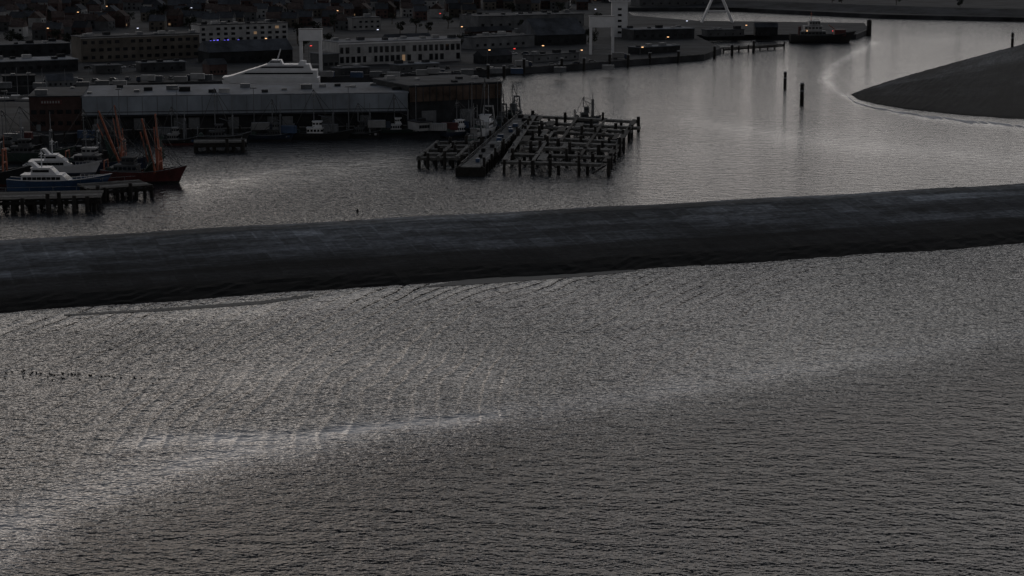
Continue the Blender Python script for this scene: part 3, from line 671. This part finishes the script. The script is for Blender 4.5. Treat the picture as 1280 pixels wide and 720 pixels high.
white_vessel('white motor yacht with raked cabin lying behind the blue hulled boat', 78, 218, .03, 24, 6, 3.0, 'white', [(-.42,.24,2.2,2.0),(-.22,.06,1.7,1.5)])

t = thing('fast_ferry', 'large white catamaran ferry with raked bow moored behind the warehouse', 'ferry', G(341,116), math.pi+.03)
Ln, B = 43, 11
for s_ in (-1,1):
    rg_ = []
    for k in range(9):
        u = k/8; x = -Ln/2+Ln*u; w = 1.5*(1-max(0,(u-.6)/.4)**2)+.08
        rg_.append([(x+1.2*u,s_*4+w,6.2),(x,s_*4+w*.8,1.8),(x-1*u,s_*4,-1.0),(x,s_*4-w*.8,1.8),(x+1.2*u,s_*4-w,6.2)])
    MB().loft(rg_, True, True).build('hull', 'white', t)
MB().side([(-Ln/2,5),(Ln*.43,5),(Ln*.52,7.6),(Ln*.44,7.8),(-Ln/2,7.2)],-B/2,B/2).build('bridge_deck', 'white', t)
c1 = MB().side([(-Ln*.48,7.2),(Ln*.47,7.7),(Ln*.40,8.5),(Ln*.25,10.6),(-Ln*.48,10.6)],-B/2+.5,B/2-.5).build('main_cabin', 'white', t)
c2 = MB().side([(-Ln*.42,10.6),(Ln*.25,10.6),(Ln*.17,11.6),(Ln*.06,13.2),(-Ln*.40,13.2)],-B/2+1.2,B/2-1.2).build('upper_cabin', 'white', t)
c3 = MB().side([(-Ln*.12,13.2),(Ln*.055,13.2),(-Ln*.0,15.2),(-Ln*.10,15.2)],-2.8,2.8).build('wheelhouse', 'white', t)
for s_ in (-1,1):
    MB().side([(-Ln*.44,8.9),(Ln*.32,8.9),(Ln*.27,9.6),(-Ln*.44,9.6)],s_*(B/2-.46)-.04,s_*(B/2-.46)+.04).build('window_band', 'glass', c1)
    MB().side([(-Ln*.34,11.7),(Ln*.13,11.7),(Ln*.09,12.4),(-Ln*.34,12.4)],s_*(B/2-1.16)-.04,s_*(B/2-1.16)+.04).build('window_band', 'glass', c2)
    MB().side([(-Ln*.09,14.0),(Ln*.025,14.0),(Ln*.01,14.6),(-Ln*.09,14.6)],s_*2.82-.04,s_*2.82+.04).build('window_band', 'glass', c3)
MB().bar((-2.5,0,15.2),(-4,0,20),.5,.5).bar((-3.2,-1.6,17.6),(-3.2,1.6,17.6),.2,.2).build('mast', 'white', t)
for s_ in (-2,2): MB().side([(-Ln*.36,13.2),(-Ln*.28,13.2),(-Ln*.30,14.8),(-Ln*.36,14.6)],s_-.8,s_+.8).build('funnel', 'white', t)

t = thing('harbour_vessel', 'large dark working vessel with white bridge moored at the far pier end', 'ship', G(1027,53), .02)
make_hull(t, 40, 10, 4.6, 2.6, 'black', 'black', 'deck', 'steel')
wheelhouse(t, -6, 0, 3.8, 16, 8, 3.2, 'grey', 7, 'offwhite'); wheelhouse(t, -6, 0, 7.2, 11, 7, 3, 'offwhite', 5, 'offwhite'); wheelhouse(t, -5, 0, 10.4, 7, 6, 2.8, 'offwhite', 4, 'offwhite')
mast(t, -7, 13.2, 6, 'orange', 2, .25)
MB().box((11,0,6),(7,6,4)).build('deck_house', 'red', t); MB().tube((-14,0,4),(-14,0,10),1,1,8).build('funnel', 'red', t)
MB().tube((14,0,4),(4,0,11),.3,.2,6).build('crane', 'orange', t)
for x, mm in ((-10,'lampw'),(6,'lampr')): MB().box((x,-4.2,7.4),(.5,.3,.5)).build('deck_light', mm, t)

# ------------------------------------------------------------ lamps, vehicles, small things
LP = {}
def lamp(px, py, kind, h, label, z=3):
    if kind not in LP:
        t = thing('street_lamp', label, 'street lamp', G(px,py,z), 0, 'lit lamps around the far harbour')
        MB().tube((0,0,0),(0,0,h),.12,.08,6).build('pole', 'steel', t); MB().bar((0,0,h),(1.2,0,h+.3),.12,.12).build('arm', 'steel', t)
        MB().box((1.3,0,h+.2),(1.0,.6,.35)).build('lamp_head', {'w':'lampw','c':'lampc','r':'lampr','b':'lampb'}[kind], t); LP[kind] = t
    else: copy_tree(LP[kind], G(px,py,z), random.uniform(-.6,.6), label)
ll = [(16,40,'w'),(58,50,'w'),(96,28,'w'),(132,20,'w'),(170,50,'c'),(208,64,'w'),(238,22,'c'),(300,32,'w'),(330,64,'w'),(386,74,'r'),(420,26,'w'),(470,52,'c'),(512,66,'w'),(548,30,'r'),(575,48,'w'),(609,80,'w'),(640,78,'r'),(676,74,'w'),(690,30,'c'),(724,80,'w'),(742,24,'c'),(800,76,'w'),(832,62,'w'),(856,40,'c'),(930,46,'w'),(965,44,'c')]
nm = {'w':'warm','c':'cool white','r':'red','b':'blue'}; cnt = {}
for (px, py, k) in ll:
    cnt[k] = cnt.get(k, -1)+1
    lamp(px, py, k, 7, f'lit {nm[k]} street lamp around the far harbour, {ORD[cnt[k]]} {nm[k]} one from the left')
t = thing('light_string', 'row of blue lights on a low gantry behind the brick hall', 'light row', G(264,70,3))
for k in range(14): MB().box((k*1.9,0,8.2+.25*(k%3)),(.9,.4,.5)).build('lamp', 'lampb', t)
MB().box((11.5,.3,8),(25,.2,.2)).build('beam', 'steel', t)
for x in (0,23): MB().box((x,.3,4),(.25,.25,8)).build('post', 'steel', t)
t = thing('light_string', 'small cluster of blue lights on a post above the tan office', 'light row', G(384,14,3))
for k in range(4): MB().box((k*2.4,0,7),(.6,.4,.4)).build('lamp', 'lampb', t)
MB().box((3.6,.3,6.7),(9,.2,.2)).build('beam', 'steel', t); MB().box((3.6,.3,3.3),(.3,.3,6.6)).build('post', 'steel', t)

def car(m, label):
    t = thing('parked_car', label, 'car', (0,0,0), 0, 'cars parked along the quays')
    MB().side([(-2.1,.35),(2.1,.35),(2.15,.75),(1.2,.95),(-2.1,1.0)],-.85,.85).build('body', m, t)
    MB().side([(-1.9,.98),(1.1,.95),(.4,1.45),(-1.5,1.45)],-.74,.74).build('cabin', 'glass', t); MB().box((-.55,0,1.47),(1.8,1.4,.06)).build('roof', m, t)
    for x in (-1.3,1.3):
        for y in (-.8,.8): MB().tube((x,y-.12,.33),(x,y+.12,.33),.33,.33,10).build('wheel', 'black', t)
    return t
cm = [('pale','offwhite'),('grey','steel'),('dark blue','navy'),('black','black'),('white','white')]; CP = {}
pos = sorted([(20,105),(34,105),(60,104),(78,103),(120,102),(142,101),(160,100),(200,99),(214,99),(110,86),(124,86),(138,85),(152,85),(166,84),(180,84),(420,92),(436,92),(452,91),(480,96),(500,94),(516,93),(560,86),(572,92),(600,88),(616,87),(640,85),(690,82),(700,81),(720,80),(740,78),(600,70),(612,70),(626,69),(642,68),(656,68)])
for k, (px, py) in enumerate(pos):
    cn, mm = cm[(k*3+k//4) % 5]; lab = f'{cn} parked car on the far quay, {ORD[k]} of the line from the left'
    if mm not in CP: CP[mm] = car(mm, lab); CP[mm].location = G(px,py,3); CP[mm].rotation_euler.z = .05
    else: copy_tree(CP[mm], G(px,py,3), random.choice([.05,1.5,.1,3.1]), lab)
LR = None
for k, (px, py) in enumerate([(92,106),(182,103),(244,101),(405,98),(545,94),(655,84),(775,74),(132,168),(330,165),(475,162)]):
    lab = f'grey box lorry on the far quay, {ORD[k]} lorry from the left' if k < 7 else f'grey box lorry in front of the warehouse, {ORD[k-7]} from the left'
    if LR is None:
        LR = thing('box_lorry', lab, 'lorry', G(px,py,3), .05, 'lorries on the quays')
        MB().box((-1.2,0,2.2),(6.5,2.4,2.6)).build('cargo_box', 'offwhite', LR); cb = MB().side([(2.3,.7),(4.2,.7),(4.1,1.9),(3.7,2.9),(2.3,2.9)],-1.15,1.15).build('cab', 'navy', LR)
        MB().box((3.98,0,2.3),(.3,1.9,.7)).build('windscreen', 'glass', cb); MB().box((-.2,0,.8),(8.2,1,.25)).build('chassis', 'black', LR)
        for x in (-3.2,-2.0,3.1):
            for y in (-1,1): MB().tube((x,y-.15,.5),(x,y+.15,.5),.5,.5,10).build('wheel', 'black', LR)
    else: copy_tree(LR, G(px,py,3), random.choice([.05,.1,3.1,1.4]), lab)
bp0 = None
for k in range(14):
    f = k/13; p = G(170+f*335, 171.5-f*5.8, 0); p = Vector((p.x,p.y+1.6,3.3-.3)); lab = f'black mooring bollard on the warehouse quay edge, {ORD[k]} from the left'
    if bp0 is None:
        bp0 = thing('bollard', lab, 'bollard', p, 0, 'bollards on the warehouse quay edge'); MB().tube((0,0,0),(0,0,.6),.25,.22,8).build('post', 'black', bp0); MB().tube((0,0,.6),(0,0,.85),.42,.38,8).build('head', 'black', bp0)
    else: copy_tree(bp0, p, 0, lab)
LM = None
for k, (px, py) in enumerate([(8,170),(150,167),(222,166),(318,165),(436,163),(520,160),(590,156),(622,151)]):
    lab = f'tall unlit light mast on the warehouse quay, {ORD[k]} from the left'
    if LM is None:
        LM = thing('light_mast', lab, 'light mast', G(px,py,3), 0, 'light masts on the warehouse quay'); MB().tube((0,0,0),(0,0,16),.2,.1,6).build('pole', 'steel', LM); MB().box((0,0,16.1),(2.4,.5,.4)).build('lamp_bar', 'steel', LM)
    else: copy_tree(LM, G(px,py,3), random.uniform(-1,1), lab)
FC = {}
cl = sorted([(548,163,'offwhite','pale'),(562,162,'red','dull red'),(108,172,'blue','blue'),(576,160,'blue','blue'),(16,176,'steel','grey'),(30,174,'red','dull red'),(205,168,'steel','grey'),(360,166,'blue','blue'),(412,164,'steel','grey')])
nq = len(cl)
cl += [(x, 113-.028*x+random.uniform(-6,0), *random.choice([('offwhite','pale'),('steel','grey'),('blue','blue'),('steel','grey')])) for x in (6,50,72,104,128,150,196,226,258,410,446,470,492,528,556,584,620,646,700,760)]
for k, (px, py, mm_, cn) in enumerate(cl):
    lab = f'{cn} freight container on the warehouse quay, {ORD[k]} from the left' if k < nq else f'{cn} freight container on the far quay, {ORD[k-nq]} from the left'
    if mm_ not in FC:
        t = thing('freight_container', lab, 'container', G(px,py,3), random.uniform(-.1,.1), 'freight containers on the quays'); FC[mm_] = t; MB().box((0,0,1.3),(6,2.4,2.6)).build('body', mm_, t)
        cg = MB()
        for i in range(9): cg.box((-2.7+i*.67,-1.22,1.3),(.3,.05,2.3))
        cg.build('corrugation', mm_, t); MB().box((3.02,0,1.3),(.08,2.2,2.4)).build('door', mm_, t)
    else: copy_tree(FC[mm_], G(px,py,3), random.uniform(-.2,.2), lab)
SY = None
for k, (px, py) in enumerate([(6,127),(20,124),(34,128),(52,125),(80,126),(110,124),(150,122)]):
    lab = f'small sailing yacht with bare mast in the basin behind the quay, {ORD[k]} from the left'
    if SY is None:
        SY = thing('sailing_yacht', lab, 'sailing boat', G(px,py), .2, 'yachts in the basin behind the warehouse')
        make_hull(SY, 11, 3.4, 1.4, .5, 'offwhite', 'navy'); MB().side([(-2,.9),(2.5,.9),(1.6,1.9),(-2,1.9)],-1,1).build('cabin', 'white', SY)
        MB().tube((.8,0,1),(.8,0,14),.12,.08,6).build('mast', 'steel', SY); MB().tube((.8,0,2.8),(-4,0,2.9),.12,.1,6).build('boom', 'steel', SY)
    else: copy_tree(SY, G(px,py), random.uniform(-.4,.4), lab)

def person(px, py, z):
    t = thing('person', 'person in dark clothing standing alone on the crest of the dyke', 'person', G(px,py,z)); t.scale = (1.15,)*3
    V = [(0,0,.98),(0,0,1.25),(0,0,1.45),(0,0,1.55),(0,-.02,1.68),(0,-.01,1.78),(.2,0,1.42),(.27,.02,1.14),(.25,-.08,.9),(-.2,0,1.42),(-.27,.02,1.14),(-.25,-.08,.9),(.1,0,.9),(.12,-.02,.5),(.13,.02,.08),(.13,-.14,.04),(-.1,0,.9),(-.13,.03,.5),(-.15,.06,.08),(-.15,-.1,.04)]
    E = [(0,1),(1,2),(2,3),(3,4),(4,5),(2,6),(6,7),(7,8),(2,9),(9,10),(10,11),(0,12),(12,13),(13,14),(14,15),(0,16),(16,17),(17,18),(18,19)]
    R = [.19,.18,.2,.07,.12,.09,.09,.075,.05,.09,.075,.05,.13,.095,.06,.05,.13,.095,.06,.05]
    me = bpy.data.meshes.new('body'); me.from_pydata(V, E, []); o = bpy.data.objects.new('body', me); col.objects.link(o); o.parent = t
    o.modifiers.new('s','SKIN')
    for i, r in enumerate(R): me.skin_vertices[0].data[i].radius = (r,r*.8)
    me.skin_vertices[0].data[0].use_root = True
    s2 = o.modifiers.new('u','SUBSURF'); s2.levels = 1; s2.render_levels = 1; me.materials.append(M['cloth'])
person(447, 270.5, 7.0)

def duck():
    rings = []
    for x, r, z in ((-.32,.02,.14),(-.2,.10,.08),(0,.14,.06),(.16,.11,.08),(.24,.05,.14)):
        rings.append([(x,math.cos(a)*r,z+math.sin(a)*r*.8) for a in [2*math.pi*k/8 for k in range(8)]])
    mb = MB().loft(rings, True, True); mb.tube((.18,0,.12),(.25,0,.30),.05,.04,6)
    hr = [[(.2+x,math.cos(a)*r,.34+math.sin(a)*r) for a in [2*math.pi*k/6 for k in range(6)]] for x, r in ((0,.02),(.04,.055),(.1,.05),(.14,.02),(.2,.012))]
    mb.loft(hr, True, True); return mb.build('water_bird', 'feather', None, True)
d0 = duck(); tag(d0, 'small dark water bird floating in the loose flock at lower left', 'bird', 'water birds floating at lower left')
for k in range(44):
    px = 8+k*4.6+random.uniform(-6,6) if k < 30 else random.uniform(30,210); py = 464+px*.05+random.gauss(0,1.2)+(6 if k % 5 == 0 else 0)
    if k == 0: o = d0
    else: o = d0.copy(); col.objects.link(o)
    o.location = G(px,py,.0); o.rotation_euler.z = random.uniform(2,4.5); s_ = random.uniform(.75,1.0); o.scale = (s_,s_,s_)

# ------------------------------------------------------------ world, light, camera
sc = bpy.context.scene
wd = bpy.data.worlds.new('World'); sc.world = wd; wd.use_nodes = True; N = wd.node_tree.nodes; L = wd.node_tree.links
bg = N['Background']; bg.inputs['Strength'].default_value = 1
sky = N.new('ShaderNodeTexSky'); sky.sky_type = 'NISHITA'; sky.sun_disc = False; sky.sun_elevation = math.radians(3); sky.sun_rotation = math.radians(-14); sky.air_density = 1; sky.dust_density = 2
tc = N.new('ShaderNodeTexCoord'); sp = N.new('ShaderNodeSeparateXYZ'); L.new(tc.outputs['Generated'], sp.inputs[0])
rp = N.new('ShaderNodeValToRGB'); cr = rp.color_ramp
for _ in range(3): cr.elements.new(.5)
for e, (p, c) in zip(cr.elements, [(0,(.76,.715,.69)),(.22,(.76,.74,.73)),(.40,(.34,.355,.385)),(.62,(.085,.098,.12)),(1,(.055,.064,.083))]): e.position = p; e.color = (*c,1)
L.new(sp.outputs['Z'], rp.inputs['Fac'])
mp = N.new('ShaderNodeMapping'); mp.inputs['Scale'].default_value = (1.2,1.2,5); L.new(tc.outputs['Generated'], mp.inputs['Vector'])
nz = N.new('ShaderNodeTexNoise'); nz.inputs['Scale'].default_value = 1.8; nz.inputs['Detail'].default_value = 3; L.new(mp.outputs[0], nz.inputs['Vector'])
ma = N.new('ShaderNodeMath'); ma.operation = 'MULTIPLY_ADD'; L.new(nz.outputs['Fac'], ma.inputs[0]); ma.inputs[1].default_value = .5; ma.inputs[2].default_value = .75
az = N.new('ShaderNodeMath'); az.operation = 'MULTIPLY_ADD'; L.new(sp.outputs['Y'], az.inputs[0]); az.inputs[1].default_value = .39; az.inputs[2].default_value = .61
mm = N.new('ShaderNodeMath'); mm.operation = 'MULTIPLY'; L.new(ma.outputs[0], mm.inputs[0]); L.new(az.outputs[0], mm.inputs[1])
vm = N.new('ShaderNodeVectorMath'); vm.operation = 'SCALE'; L.new(rp.outputs['Color'], vm.inputs[0]); L.new(mm.outputs[0], vm.inputs['Scale'])
vs_ = N.new('ShaderNodeVectorMath'); vs_.operation = 'SCALE'; L.new(sky.outputs[0], vs_.inputs[0]); vs_.inputs['Scale'].default_value = .004
va = N.new('ShaderNodeVectorMath'); va.operation = 'ADD'; L.new(vm.outputs[0], va.inputs[0]); L.new(vs_.outputs[0], va.inputs[1]); L.new(va.outputs[0], bg.inputs['Color'])
sl = bpy.data.lights.new('Sun', 'SUN'); sl.energy = .03; sl.angle = math.radians(16); sl.color = (1,.9,.8)
so = bpy.data.objects.new('Sun', sl); col.objects.link(so)
dirv = Vector((math.sin(math.radians(-14))*math.cos(math.radians(6)), math.cos(math.radians(-14))*math.cos(math.radians(6)), math.sin(math.radians(6))))
so.rotation_euler = dirv.to_track_quat('Z','Y').to_euler()
cam = bpy.data.cameras.new('Camera'); cam.sensor_width = 36; cam.lens = F/1280*36; cam.clip_end = 40000; cam.clip_start = 1
co = bpy.data.objects.new('Camera', cam); col.objects.link(co); co.location = (0,0,H); co.rotation_euler = (math.pi/2-P,0,0); sc.camera = co
sc.view_settings.view_transform = 'Standard'; sc.view_settings.look = 'None'; sc.view_settings.exposure = 0
